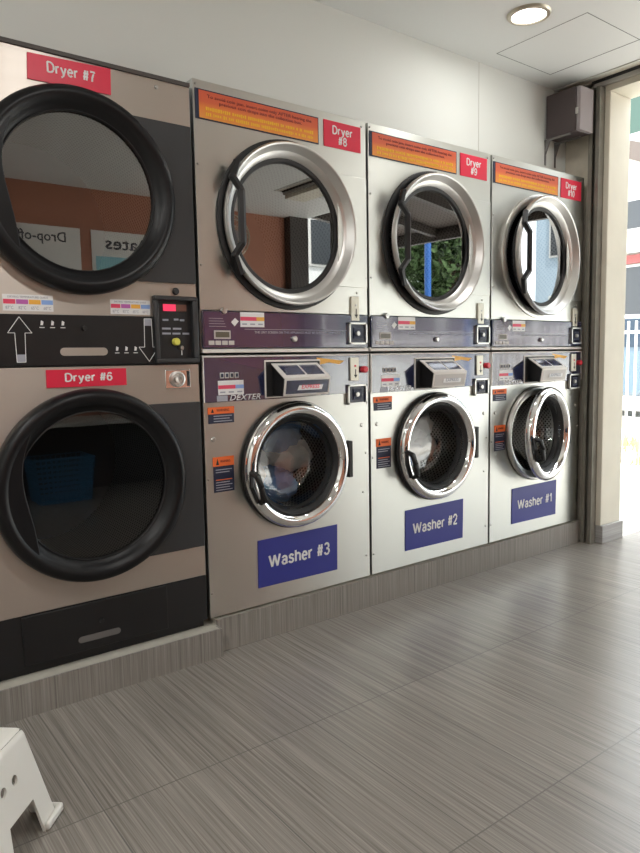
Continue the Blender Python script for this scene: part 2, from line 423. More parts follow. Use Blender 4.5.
def coin_box(par, x0, x1, z0, z1, off, y=0):
    """square navy coin box with a round lock, standing a little proud of the panel"""
    f = MB(off)
    t = .007
    f.box(x0, x1, y-.012, y, z0, z0+t); f.box(x0, x1, y-.012, y, z1-t, z1)
    f.box(x0, x0+t, y-.012, y, z0, z1); f.box(x1-t, x1, y-.012, y, z0, z1)
    b = f.build('coin_box', 'steel_plain', par)
    MB(off).box(x0+t, x1-t, y-.004, y-.001, z0+t, z1-t).build('recess', 'navyflat', b)
    cx, cz = x0+(x1-x0)*.48, (z0+z1)/2
    MB(off).box(cx-.018, cx+.026, y-.008, y-.003, cz-.022, cz+.022).build('lock_plate', 'lab_navy', b)
    MB(off).lathe([(0, y-.018), (.006, y-.018), (.007, y-.017), (.009, y-.017), (.010, y-.008)], (cx-.002, cz), 20).build('lock', 'screw', b)
def coin_slot(par, x0, x1, z0, z1, off, y=0):
    f = MB(off).box(x0, x1, y-.008, y, z0, z1).build('coin_slot', 'cream', par, bevel=.002)
    cx = (x0+x1)/2+.004; h = z1-z0
    MB(off).box(cx-.0022, cx+.0022, y-.0085, y-.0078, z0+h*.14, z0+h*.5).build('slot_opening', 'rubber', f)
    MB(off).prism([(cx-.009, z0+h*.26), (cx+.009, z0+h*.26), (cx, z0+h*.12)], y-.0086, y-.0078).build('arrow_mark', 'rubber', f)
    MB(off).lathe([(0, y-.010), (.004, y-.010), (.0045, y-.008)], (cx-.002, z0+h*.64), 12).build('slot_screw', 'redknob' if z0 < 1 else 'screw', f)

# ------------------------------------------------------------------ stainless dryer (upper machine)
W = .76
def stainless_dryer(ix, number, label, door_angle):
    B = .934; off = (0, 0, -B)
    r = empty('tumble_dryer', (ix*W, 0, Z0+B), label, 'dryer')
    o = Vector(off); x0, x1 = .006, W-.006
    c = (.381, 1.392); R = .262; H = 1.83
    cab = MB(off); t = .012
    cab.box(x0, x0+t, .006, .78, B, H); cab.box(x1-t, x1, .006, .78, B, H)
    cab.box(x0+t, x1-t, .006, .78, H-t, H); cab.box(x0+t, x1-t, .006, .78, B, B+t); cab.box(x0+t, x1-t, .76, .78, B+t, H-t)
    cab.build('cabinet', 'steel_plain', r)
    MB(off).plate_hole(x0, x1, 1.080, H, c, R, 0, .006).build('front_panel', 'steel', r, bevel=.001)
    MB(off).box(.606, x1-.001, -.0035, 0, 1.186, 1.612).build('access_panel', 'steel', r, bevel=.0015)
    dr = MB((c[0], 0, c[1]))                                             # drum
    drum = MB().lathe([(.256, .042), (.275, .06), (.275, .60)], (0, 0), 72).build('drum', 'drum', r)
    drum.location = (c[0], 0, c[1]-B); dr.bm.free()
    MB(off).lathe([(.275, .60), (0, .60)], c).build('drum_back', 'darkside', r)
    MB(off).lathe([(.303, 0), (.302, -.008), (.292, -.012), (.282, -.010), (.262, .0), (.255, .04), (.262, .04), (.263, .003)], c, closed=True).build('door_surround', 'rubber' if number != '#10' else 'ringsteel', r)
    # door, hinged on its right
    hx = c[0]+.292; A = math.radians(door_angle)
    d = MB((-hx, 0, 0)).lathe([(.286, -.010), (.289, -.024), (.288, -.032), (.285, -.036), (.281, -.036), (.277, -.032), (.243, .028), (.238, .030), (.236, .024), (.255, -.004)], (c[0], 0), closed=True).build('door', 'ringsteel', r, auto=50)
    d.location = (hx, -.004, c[1]-B); d.rotation_euler.z = A
    g = MB((-hx, 0, 0)).lathe([(.248, .020), (.240, .015), (.228, .018), (.224, .024), (.226, .032), (.247, .032)], (c[0], 0), closed=True).build('glass_seal', 'rubber', d)
    g2 = MB((-hx, 0, 0)).lathe([(0, .026), (.2265, .026)], (c[0], 0)).build('glass', 'glass_d', d, smooth=False)
    hb = MB((-hx, 0, 0))                                                # angular black bar handle on the left
    xl = c[0]-.252
    pts = [(xl+.012, -.034, .185), (xl-.014, -.044, .128), (xl+.010, -.058, .085), (xl+.010, -.058, -.090), (xl-.014, -.044, -.130), (xl+.018, -.030, -.190)]
    for a, b in zip(pts, pts[1:]):
        a, b = Vector(a), Vector(b)
        hb.tube([a, b], .0135, 6)
    for p in pts[1:-1]: hb.sphere(p, .0135)
    hb.build('handle', 'black', d)
    MB((-hx, 0, 0)).box(hx-.014, hx+.004, -.012, .002, -.09, .09).build('hinge', 'ringsteel', d, bevel=.002)
    # control strip
    p = MB(off).box(.010, x1-.004, -.006, .004, .950, 1.077).build('control_panel', 'navy', r, bevel=.0015)
    MB(off).box(.016, .600, -.0072, -.005, .955, 1.073).build('violet_film', 'violet', p)
    q = MB(off).box(.052, .116, -.009, -.0068, .982, 1.011).build('display', 'key', p); MB(off).box(.057, .111, -.0096, -.0088, .987, 1.006).build('display_glass', 'lcd', p)
    for k in range(4): MB(off).box(.030+.026*k, .052+.026*k, -.0095, -.0068, .961, .976).build('button', 'key', p, bevel=.002)
    for k in range(4): MB(off).box(.034, .10-.004*k, -.0078, -.0070, 1.024+.009*k, 1.0255+.009*k).build('printed_line', 'greyprint', p)
    MB(off).prism([(.120, 1.040), (.136, 1.055), (.150, 1.043), (.134, 1.026)], -.0082, -.007).build('small_label', 'paper', p)
    MB(off).box(.174, .640, -.0079, -.007, 1.0155, 1.017).build('printed_line', 'greyprint', p)
    text('THE LINT SCREEN ON THIS APPLIANCE MUST BE CLEANED EVERY LOAD', .40, .0085, Vector((.415, -.0073, 1.006))+o, p, 'greyprint', bold=.0)
    wash_chart(r, .157, .256, 1.024, 1.076, off, -.0075)
    MB(off).lathe([(0, -.020), (.008, -.020), (.011, -.016), (.010, -.006)], (.385, .983), 18).build('lock_knob', 'screw', r)
    MB(off).lathe([(0, -.016), (.010, -.015), (.012, -.006)], (.092, 1.078), 16).build('panel_knob', 'screw', r)
    coin_slot(r, .664, .706, 1.055, 1.150, off)
    coin_box(r, .645, .738, .962, 1.048, off, -.006)
    MB(off).box(x0, x1, -.006, .006, .934, .947).build('trim_strip', 'strip', r, bevel=.002)
    # signs
    s = MB(off).box(.013, .520, -.003, 0, 1.705, 1.801).build('notice_plate', 'lab_navy', r)
    MB(off).box(.026, .516, -.0038, -.0028, 1.709, 1.797).build('notice_sheet', 'orange', s)
    text('To avoid coin jam, insert coins only AFTER hearing the\nprevious coin drops into the collection box.', .43, .030, Vector((.272, -.0040, 1.772))+o, s, 'brown', bold=.004)
    for row, z in enumerate((1.741, 1.723)):
        m = MB(off); rn = random.Random(row); xx = .05
        while xx < .495:
            ww = .004+.003*rn.random(); hh = .0035+.0025*rn.random()
            m.box(xx, xx+ww, -.0046, -.0036, z-hh, z+hh); xx += ww+.0022+(.006 if rn.random() < .15 else 0)
        m.build('lettering', 'yellow', s)
    s = MB(off).box(.545, .726, -.003, 0, 1.705, 1.802).build('number_sign', 'red', r, bevel=.0008)
    boldtext('Dryer\n'+number, .100, .070, Vector((.635, -.0031, 1.752))+o, s, 'white')
    for x, z in ((.016, 1.815), (.732, 1.808), (.016, 1.56), (.016, 1.23), (.746, 1.225), (.70, 1.165)): screw(r, x, z, off, r=.0045)
    return r

# ------------------------------------------------------------------ stainless washer (lower machine)
def stainless_washer(ix, number, label, door_angle, soap='navy'):
    off = (0, 0, 0); r = empty('washing_machine', (ix*W, 0, Z0), label, 'washing machine')
    x0, x1 = .006, W-.006; c = (.383-(.026 if number == '#1' else 0), .512); sx = {'#3': 0, '#2': -.009, '#1': -.033}[number]; H = .925; R = .205
    cab = MB(); t = .012
    cab.box(x0, x0+t, .006, .80, 0, H); cab.box(x1-t, x1, .006, .80, 0, H)
    cab.box(x0+t, x1-t, .006, .80, H-t, H); cab.box(x0+t, x1-t, .006, .80, 0, t); cab.box(x0+t, x1-t, .78, .80, t, H-t)
    cab.build('cabinet', 'steel_plain', r)
    MB().plate_hole(x0, x1, .0, H, c, R, 0, .006).build('front_panel', 'steel', r, bevel=.001)
    drum = MB().lathe([(.200, .025), (.215, .045), (.29, .10), (.29, .50)], (0, 0), 72).build('drum', 'drum', r); drum.location = (c[0], 0, c[1])
    MB().lathe([(.29, .50), (0, .50)], c).build('drum_back', 'ringsteel', r)
    MB().lathe([(.205, .03), (.205, -.002), (.236, -.004), (.240, -.016), (.234, -.026), (.226, -.026), (.215, -.012), (.197, -.008), (.197, .03)], c, closed=True).build('door_surround', 'rubber' if door_angle < 5 else 'ringsteel', r, auto=50)
    hx = c[0]+.250; A = math.radians(door_angle)
    oo = (-hx, 0, 0)
    prof = [(.231, -.014), (.236, -.022), (.236, -.032), (.231, -.042), (.222, -.049), (.211, -.052), (.202, -.049), (.197, -.043), (.193, -.040), (.189, -.028), (.178, -.006), (.178, .006), (.205, .006), (.220, -.006)]
    d = MB(oo).lathe(prof, (c[0], 0), n=96, closed=True).build('door', 'chrome', r, auto=60)
    d.location = (hx, 0, c[1]); d.rotation_euler.z = A
    MB(oo).lathe([(.190, -.028), (.185, -.030), (.174, -.016), (.165, -.002), (.162, .016), (.179, .016), (.179, -.010)], (c[0], 0), closed=True).build('glass_seal', 'rubber', d)
    bowl = [(.170, -.018), (.166, .002), (.158, .050), (.146, .088), (.132, .104), (.100, .112), (.05, .116), (0, .117)]
    MB(oo).lathe(bowl, (c[0], 0), n=72).build('glass_bowl', 'glass_w', d)
    h = MB(oo)
    xl = c[0]-.218; hz = -.050
    h.tube([(xl-.004, -.055, hz+.048), (xl-.002, -.086, hz+.038), (xl+.008, -.092, hz), (xl+.022, -.088, hz-.052), (xl+.026, -.060, hz-.062)], [.011, .012, .012, .012, .010], 10)
    h.tube([(xl-.006, -.052, hz+.05), (xl-.014, -.066, hz), (xl+.016, -.056, hz-.06)], [.009, .010, .009], 8)
    h.build('handle', 'black', d)
    MB(oo).box(hx-.016, hx+.004, -.040, -.004, -.075, .070).build('hinge', 'darkside', d, bevel=.003)
    # control panel
    p = MB().prism([(.008, .764), (.30, .764), (.55, .768), (x1-.004, .772), (x1-.004, .919), (.008, .919)], -.005, .004).build('control_panel', 'navy', r, bevel=.001)
    m = MB(); w = .0035
    m.box(x0, x1, -.007, 0, .919, .924); m.box(x0, x0+w, -.007, 0, .764, .919); m.box(x1-w, x1, -.007, 0, .77, .919)
    m.build('panel_frame', 'strip', r)
    MB().prism([(.060, .915), (.48, .915), (.44, .84), (.30, .862), (.10, .905)], -.0056, -.0045).build('violet_film', 'violet', p)
    for k in range(4):
        b = MB().box(.070+.0195*k, .086+.0195*k, -.008, -.0045, .846, .866).build('button', 'key', p, bevel=.002)
        MB().box(.0735+.0195*k, .0825+.0195*k, -.0088, -.0078, .850, .862).build('button_mark', 'lab_navy', b)
    wash_chart(r, .062, .164, .788, .838, off, -.0055)
    MB().box(.056, .098, -.0062, -.0045, .766, .786).build('small_label', 'greyprint', p)
    text('DEXTER', .128, .020, (.170, -.0052, .777), p, 'white', bold=.010, shear=.3)
    MB().prism([(.49, .912), (.56, .905), (.625, .898), (.60, .885), (.55, .893), (.50, .885)], -.0058, -.0045).build('flame_mark', 'amber', p)
    coin_slot(r, .652, .696, .818, .910, off, -.005)
    MB().lathe([(0, -.028), (.011, -.027), (.014, -.022), (.013, -.005)], (.722, .862), 20).build('stop_button', 'redknob', r)
    coin_box(r, .638, .737, .724, .803, off, -.003)
    # soap dispenser: raised frame and a protruding box with a sloping lid
    f = MB(); f.box(.252, .505, -.010, -.004, .768, .906)
    sd = f.build('soap_dispenser', 'strip', r, bevel=.003)
    MB().box(.257, .500, -.0115, -.0095, .773, .900).build('dispenser_recess', 'rubber', sd)
    xa, xb = .282, .484
    prof = [(-.011, .776), (-.075, .776), (-.088, .838), (-.011, .888)]
    MB().prism(prof, xa, xb, 'x').build('dispenser_box', 'black', sd, bevel=.002)
    lm = MB().prism([(-.0785, .7765), (-.0825, .7765), (-.0955, .840), (-.0905, .840)], xa, xb+.004, 'x')
    face = lm.build('dispenser_face', 'strip', sd, bevel=.002)
    lm = MB().prism([(-.080, .784), (-.0855, .784), (-.0945, .832), (-.0905, .832)], xa+.008, xb-.004, 'x').build('face_panel', 'navy' if soap == 'navy' else 'key', sd)
    MB().prism([(-.0935, .8385), (-.0115, .8905), (-.0115, .8945), (-.0955, .8425)], xa-.004, xb+.004, 'x').build('dispenser_lid', 'strip', sd, bevel=.002)
    for k in range(2):
        MB().prism([(-.080, .8495), (-.028, .8825), (-.028, .8865), (-.080, .8535)], xa+.016+.094*k, xa+.100+.088*k, 'x').build('lid_window', 'navy', sd)
    ang = math.atan2(.013, .062)
    rt = Matrix.Rotation(-ang, 4, 'X')
    lozx = (xa+xb)/2+.01
    mb = MB().prism([(-.058, -.012), (.052, -.012), (.066, .012), (-.042, .012)], -.0008, .0008)
    mb.bm.transform(Matrix.Translation((lozx, -.0915, .808)) @ rt); mb.build('badge', 'white', sd)
    text('EXPRESS', .084, .014, (lozx+.003, -.0925, .808), sd, 'red' if soap == 'navy' else 'greyprint', bold=.012, shear=.35, rot=rt)
    # warning stickers
    for (xa_, xb_, za, zb, zs) in ((.023, .124, .690, .746, .727), (.036, .117, .447, .571, .543)):
        s = MB().box(xa_, xb_, -.0015, .0, za, zb).build('warning_sticker', 'lab_navy', r)
        MB().box(xa_-.002, xb_+.001, -.0022, -.001, zs-.004, zb+.001).build('orange_band', 'lab_orange', s)
        text('WARNING', (xb_-xa_)*.5, .009, ((xa_+xb_)/2+.006, -.0023, (zs+zb)/2-.001), s, 'brown', bold=0)
        MB().prism([(xa_+.010, zs+.001), (xa_+.022, zs+.001), (xa_+.016, zb-.004)], -.0026, -.002).build('warning_triangle', 'rubber', s)
        n = int((zs-za)/.009)-1
        for k in range(n):
            z = za+.006+.009*k
            if n > 5 and k in (5, 6): continue
            MB().box(xa_+(.02 if n < 5 else .008), xb_-.008-.01*(k % 2), -.0019, -.0012, z, z+.003).build('printed_line', 'lab_orange' if (n > 5 and k == 4) else 'greyprint', s)
    s = MB((sx, 0, 0)).prism([(.206, .066), (.578, .062), (.581, .247), (.208, .245)], -.003, 0).build('number_sign', 'blue', r)
    boldtext('Washer '+number, .290, .052, (.396+sx, -.0031, .158), s, 'white')
    screw(r, .040, .634, off, r=.009); screw(r, .717, .637, off, r=.009)
    for x, z in ((.016, .496), (.016, .088), (.721, .359), (.735, .09), (.738, .52)): screw(r, x, z, off, r=.0045)
    return r

# ------------------------------------------------------------------ dark-door dryers at the left
def tongue(off, c, R):
    """crescent tongue at the left inside of the black door ring"""
    poly = []
    for k in range(17):
        a = PI-.80+1.60*k/16; poly.append((c[0]+R*math.cos(a), c[1]+R*math.sin(a)))
    ya, yb = poly[-1][1], poly[0][1]
    xs = [poly[-1][0], poly[0][0]]
    for k in range(1, 12):
        t = k/12; z = ya+(yb-ya)*t
        poly.append((xs[0]+(xs[1]-xs[0])*t-.030*math.sin(PI*t)+.010*math.sin(2*PI*t), z))
    return poly
def black_door(r, off, c, gm='glass_l'):
    B = off[2]
    d = MB(off).lathe([(.296, .0), (.300, -.010), (.299, -.030), (.292, -.046), (.280, -.053), (.268, -.054), (.262, -.048), (.257, -.046), (.248, -.036), (.236, -.022), (.229, -.020), (.229, -.004), (.24, 0)], c, n=96, closed=True).build('door', 'ringblack', r, auto=50)
    MB(off).lathe([(0, -.012), (.2295, -.012)], c).build('glass', gm, d, smooth=False)
    MB(off).lathe([(.2320, -.0235), (.2300, -.0245), (.2280, -.0215), (.2300, -.0200)], c, n=96, closed=True).build('glass_seal', 'rubber', d)
    MB(off).prism(tongue(off, c, .262), -.047, -.014).build('handle', 'ringblack', d, bevel=.003)
    return d
def left_upper():
    B = .9; off = (0, 0, -B); o = Vector(off)
    r = empty('tumble_dryer', (-.008, 0, Z0+B), 'upper tumble dryer with large black door, red Dryer #7 sign and arrow-marked black strip', 'dryer')
    x1 = 0; x0 = -.775; c = (-.377, 1.412); H = 1.795
    t = .012; cab = MB(off)
    cab.box(x0, x0+t, .004, .86, B, H); cab.box(x1-t, x1, .004, .86, B, H); cab.box(x0+t, x1-t, .004, .86, H-t, H); cab.box(x0+t, x1-t, .004, .86, B, B+t); cab.box(x0+t, x1-t, .84, .86, B+t, H-t)
    cab.build('cabinet', 'darkside', r)
    MB(off).plate_hole(x0, x1, 1.050, H, c, .262, -.002, .004).build('front_panel', 'steel_tan', r, bevel=.001)
    MB(off).box(x0, x1, -.008, .06, H, H+.012).build('top_trim', 'darkframe', r)
    drum = MB().lathe([(.250, .015), (.30, .03), (.30, .62)], (0, 0), 72).build('drum', 'drumdark', r); drum.location = (c[0], 0, c[1]-B)
    MB(off).lathe([(.30, .62), (0, .62)], c).build('drum_back', 'darkside', r)
    MB(off).prism([(c[0]+.13, 1.163), (x1-.003, 1.163), (x1-.003, 1.668), (c[0]+.13, 1.668), (c[0]+.22, 1.58), (c[0]+.275, 1.41), (c[0]+.22, 1.24)], -.012, -.002).build('hinge_panel', 'charcoal', r, bevel=.002)
    black_door(r, off, c)
    # lint and control strip
    p = MB(off).prism([(x0, .902), (-.158, .902), (-.158, 1.053), (x0, 1.050)], -.008, .004).build('lint_panel', 'black', r, bevel=.0015)
    MB(off).box(-.632, -.628, -.0095, -.007, .903, 1.05).build('panel_seam', 'charcoal', p)
    sl = [( -.445+.012*math.cos(a), .942+.012*math.sin(a)) for a in [PI/2+PI*k/8 for k in range(9)]]+[(-.325+.012*math.cos(a), .942+.012*math.sin(a)) for a in [-PI/2+PI*k/8 for k in range(9)]]
    MB(off).prism(sl, -.0088, -.0078).build('finger_slot', 'steel_tan', p)
    def arrow(cx, zt, zb, up):
        s = 1 if up else -1
        tip = zt if up else zb; base = zb if up else zt
        pts = [(cx-.012, base), (cx-.014, tip-s*.046), (cx-.033, tip-s*.046), (cx, tip), (cx+.033, tip-s*.046), (cx+.014, tip-s*.046), (cx+.012, base)]
        m = MB(off); cl = pts+[pts[0]]
        for a, b in zip(cl, cl[1:]): m.tube([(a[0], -.0085, a[1]), (b[0], -.0085, b[1])], .0011, 6)
        a_ = m.build('arrow', 'white', p)
        z = base-(.0 if up else .022)
        MB(off).box(cx-.012, cx+.012, -.0090, -.0078, z, z+.022).build('arrow_tail', 'greyprint', p)
    arrow(-.567, 1.043, .913, True); arrow(-.178, 1.045, .909, False)
    for bx, bz in ((-.512, 1.012), (-.290, .936)):
        for k in range(3):
            x = bx+.030*k
            MB(off).box(x, x+.014, -.0088, -.0078, bz, bz+.0025).build('printed_mark', 'white', p)
            MB(off).prism([(x+.003, bz+.008), (x+.010, bz+.008), (x+.012, bz+.018), (x+.005, bz+.022)], -.0088, -.0078).build('printed_mark', 'white', p)
    MB(off).lathe([(0, -.022), (.007, -.021), (.008, -.008)], (-.383, 1.012), 14).build('panel_lock', 'rubber', r)
    q = MB(off); f = .014
    a, b, z0, z1 = -.158, -.004, .903, 1.120
    q.box(a, b, -.022, .004, z0, z0+f); q.box(a, b, -.022, .004, z1-f, z1); q.box(a, a+f, -.022, .004, z0+f, z1-f); q.box(b-f*1.4, b, -.022, .004, z0+f, z1-f)
    cp = q.build('control_panel', 'charcoal', r, bevel=.003)
    MB(off).box(a+f, b-f*1.4, -.004, .002, z0+f, z1-f).build('panel_face', 'toe', cp)
    MB(off).box(-.122, -.078, -.0065, -.0035, 1.072, 1.094).build('display', 'redlit', cp)
    MB(off).box(-.078, -.040, -.0065, -.0035, 1.072, 1.094).build('display_dark', 'amberdisp', cp)
    for (x, z, w) in ((-.125, 1.040, .02), (-.085, 1.042, .016), (-.064, 1.040, .016), (-.128, 1.012, .03), (-.09, 1.012, .03), (-.128, .996, .03), (-.092, .996, .028), (-.056, .996, .024)):
        MB(off).box(x, x+w, -.005, -.0035, z, z+.006).build('printed_mark', 'greyprint', cp)
    MB(off).lathe([(0, -.020), (.010, -.020), (.0125, -.016), (.0125, -.004)], (-.083, .972), 20).build('start_button', 'yknob', cp)
    MB(off).lathe([(0, -.016), (.006, -.016), (.008, -.012), (.008, -.004)], (-.064, .952), 16).build('coin_entry', 'screw', cp)
    MB(off).box(-.063, -.060, -.006, -.0035, .928, .95).build('coin_mark', 'white', cp)
    temp_chart(r, -.607, -.468, 1.060, 1.107, off, -.002); temp_chart(r, -.296, -.166, 1.058, 1.103, off, -.002)
    MB(off).lathe([(0, -.010), (.010, -.010), (.012, -.006), (.012, 0)], (-.075, 1.137), 20).build('key_lock', 'rubber', r)
    s = MB(off).prism([(-.505, 1.711), (-.264, 1.716), (-.262, 1.792), (-.502, 1.783)], -.006, -.002).build('number_sign', 'red', r)
    boldtext('Dryer #7', .142, .040, Vector((-.380, -.0062, 1.752))+o, s, 'white')
    screw(r, -.115, 1.772, off, -.002, .007)
    return r
def left_lower():
    r = empty('tumble_dryer', (-.008, 0, Z0), 'lower stacked tumble dryer with large black door, red Dryer #6 sign and black base panel', 'dryer')
    off = (0, 0, 0); x1 = 0; x0 = -.775; c = (-.374, .530); H = .897; t = .012
    cab = MB(); cab.box(x0, x0+t, .004, .86, 0, H); cab.box(x1-t, x1, .004, .86, 0, H); cab.box(x0+t, x1-t, .004, .86, H-t, H); cab.box(x0+t, x1-t, .004, .86, 0, t); cab.box(x0+t, x1-t, .84, .86, t, H-t)
    cab.build('cabinet', 'darkside', r)
    MB().plate_hole(x0, x1, .163, H, c, .262, -.002, .004).build('front_panel', 'steel_tan', r, bevel=.001)
    drum = MB().lathe([(.250, .015), (.30, .03), (.30, .62)], (0, 0), 72).build('drum', 'drumdark', r); drum.location = (c[0], 0, c[1])
    MB().lathe([(.30, .62), (0, .62)], c).build('drum_back', 'darkside', r)
    MB().prism([(c[0]+.14, .270), (x1-.003, .270), (x1-.003, .770), (c[0]+.14, .770), (c[0]+.22, .69), (c[0]+.275, .53), (c[0]+.22, .37)], -.012, -.002).build('hinge_panel', 'charcoal', r, bevel=.002)
    black_door(r, off, c, 'glass_k')
    b = MB().box(x0, x1, -.004, .004, .004, .163).build('base_panel', 'toe', r)
    l = MB().box(-.610, -.150, -.010, -.003, .010, .160).build('lint_drawer', 'black', r, bevel=.002)
    sl = [(-.440+.010*math.cos(a), .048+.010*math.sin(a)) for a in [PI/2+PI*k/8 for k in range(9)]]+[(-.325+.010*math.cos(a), .048+.010*math.sin(a)) for a in [-PI/2+PI*k/8 for k in range(9)]]
    MB().prism(sl, -.0112, -.0098).build('finger_slot', 'bracket', l)
    MB().lathe([(0, -.018), (.007, -.018), (.008, -.010)], (-.375, .095), 14).build('panel_lock', 'rubber', l)
    k = MB().box(-.124, -.034, -.006, -.001, .818, .880).build('coin_lock', 'chrome', r, bevel=.003)
    MB().lathe([(.026, -.006), (.026, -.014), (.021, -.016), (.019, -.012), (.013, -.012), (.013, -.020), (.007, -.020), (0, -.016)], (-.082, .849), 32).build('lock_barrel', 'ringsteel', k)
    MB().box(-.046, -.037, -.008, -.005, .825, .875).build('lock_slot', 'rubber', k)
    s = MB().box(-.500, -.256, -.006, -.002, .836, .889).build('number_sign', 'red', r)
    boldtext('Dryer #6', .146, .034, (-.374, -.0062, .862), s, 'white')
    return r

left_upper(); left_lower()
stainless_dryer(0, '#8', 'stainless tumble dryer with red Dryer #8 sign, next to the black-doored dryers', .6)
stainless_dryer(1, '#9', 'middle one of the stainless tumble dryers, under its red Dryer #9 sign', 2.2)
stainless_dryer(2, '#10', 'stainless tumble dryer with red Dryer #10 sign and its round door ajar', 5)
stainless_washer(0, '#3', 'stainless front-loading washer with blue Washer #3 sign and chrome door ring', 0)
stainless_washer(1, '#2', 'stainless front-loading washer with blue Washer #2 sign and pale laundry inside', 0, 'pale')
stainless_washer(2, '#1', 'stainless front-loading washer with blue Washer #1 sign and its chrome door ajar', 11, 'pale')

# laundry lying inside the two running washers
def laundry(ix, parts, label):
    r = empty('laundry_pile', (ix*W+.39, .27, Z0+.512-.275), label, 'laundry')
    for (x, y, z, rad, mat) in parts:
        m = MB(); m.sphere((x, y, z), rad, (1, .8, .75), 30)
        for v in m.bm.verts:
            n = v.co-Vector((x, y, z)); k = math.sin(v.co.x*70+v.co.z*40)*math.sin(v.co.z*90+v.co.y*60)
            v.co += n*.13*k
        m.build('garment', mat, r)
    return r
laundry(0, [(.08, -.02, .37, .11, 'cloth_b'), (-.03, -.03, .42, .09, 'cloth_p'), (.15, .0, .27, .10, 'cloth_w'), (.06, .0, .15, .11, 'cloth_b'), (-.08, 0, .20, .10, 'cloth_w')], 'blue and pink-grey laundry behind the round glass of Washer #3')
laundry(1, [(.08, -.02, .35, .12, 'cloth_w'), (.14, .0, .24, .11, 'cloth_w'), (.04, .0, .16, .11, 'cloth_w'), (-.07, .0, .25, .11, 'cloth_w'), (.03, -.05, .44, .05, 'cloth_y')], 'pale grey laundry with a yellow piece behind the round glass of Washer #2')

# ------------------------------------------------------------------ white step stool
def step_stool():
    r = empty('step_stool', (0, 0, 0), 'white plastic step stool with round holes and arched sides on the grey tiled floor', 'stool')
    Hh = .236; L = .26; D = .36; ins = .045; th = .0045
    def frustum(hw, hd, tw, td, z0, z1):
        bm = bmesh.new()
        a = [bm.verts.new((sx*hw, sy*hd, z0)) for sx, sy in ((-1, -1), (1, -1), (1, 1), (-1, 1))]
        b = [bm.verts.new((sx*tw, sy*td, z1)) for sx, sy in ((-1, -1), (1, -1), (1, 1), (-1, 1))]
        bm.faces.new(a[::-1]); bm.faces.new(b)
        for i in range(4): bm.faces.new((a[i], a[(i+1) % 4], b[(i+1) % 4], b[i]))
        return bm
    def mk(bm, bev=0):
        bmesh.ops.recalc_face_normals(bm, faces=bm.faces[:])
        if bev:
            es = [e for e in bm.edges if not (abs(e.verts[0].co.z) < 1e-4 and abs(e.verts[1].co.z) < 1e-4)]
            bmesh.ops.bevel(bm, geom=es, offset=bev, segments=4, affect='EDGES', profile=.5)
        me = bpy.data.meshes.new('tmp'); bm.to_mesh(me); bm.free()
        o = bpy.data.objects.new('tmp', me); COL.objects.link(o); return o
    outer = mk(frustum(L/2, D/2, L/2-ins, D/2-ins, 0, Hh), .018)
    cuts = [mk(frustum(L/2-th, D/2-th, L/2-ins-th, D/2-ins-th, -.01, Hh-th), 0)]
    def pr(poly, a, b, axis):
        m = MB(); m.prism(poly, a, b, axis); bm = m.bm; return mk(bm)
    aw = L/2-.068; 
    cuts.append(pr([(-aw, -.02), (aw, -.02), (aw, .0), (aw-.014, .086), (-aw+.014, .086), (-aw, 0)], -.4, .4, 'y'))
    aw = D/2-.066
    cuts.append(pr([(-aw, -.02), (aw, -.02), (aw, .0), (aw-.03, .088), (-aw+.03, .088), (-aw, 0)], -.4, .4, 'x'))
    m = MB(); n = 16
    for hx in (-.034, 0, .034):
        pass
    def cyl(c, r_, axis, a, b):
        poly = [(c[0]+r_*math.cos(2*PI*k/18), c[1]+r_*math.sin(2*PI*k/18)) for k in range(18)]
        cuts.append(pr(poly, a, b, axis))
    for hx in (-.040, .004): cyl((hx, .158), .0105, 'y', -.3, .3)
    for hx in (-.045, 0, .045):
        for hy in (-.09, -.045, 0, .045, .09): cyl((hx, hy), .009, 'z', .1, .4)
    for cobj in cuts:
        md = outer.modifiers.new('b', 'BOOLEAN'); md.operation = 'DIFFERENCE'; md.object = cobj; md.solver = 'EXACT'
    dg = bpy.context.evaluated_depsgraph_get(); me = bpy.data.meshes.new_from_object(outer.evaluated_get(dg))
    for q in cuts+[outer]: bpy.data.objects.remove(q)
    me.name = 'stool_body'; me.materials.clear(); me.materials.append(M['stool'])
    for p in me.polygons: p.use_smooth = True
    me.set_sharp_from_angle(angle=math.radians(50))
    b = bpy.data.objects.new('stool_body', me); COL.objects.link(b); b.parent = r
    # flared foot rims, one per leg
    for sx in (-1, 1):
        for sy in (-1, 1):
            mm = MB()
            x, y = sx*L/2, sy*D/2
            pl = [(x+sx*.008, y+sy*.008), (x-sx*.068, y+sy*.008), (x-sx*.068, y-sy*.003), (x-sx*.005, y-sy*.005), (x-sx*.003, y-sy*.062), (x+sx*.008, y-sy*.062)]
            mm.prism(pl, 0, .020, 'z').build('foot', 'stool', r, bevel=.0065)
    return r
st = step_stool()
# far right corner of the stool foot at (-.676,-.537); its holed side runs towards the camera-left
u = Vector((.66, .75, 0)).normalized(); v = Vector((-u.y, u.x, 0))          # local x = u (long side), local y = v (away)
corner = Vector((-.680, -.540, 0))
cen = corner-u*.13+v*.18
st.location = cen; st.rotation_euler.z = math.atan2(u.y, u.x)

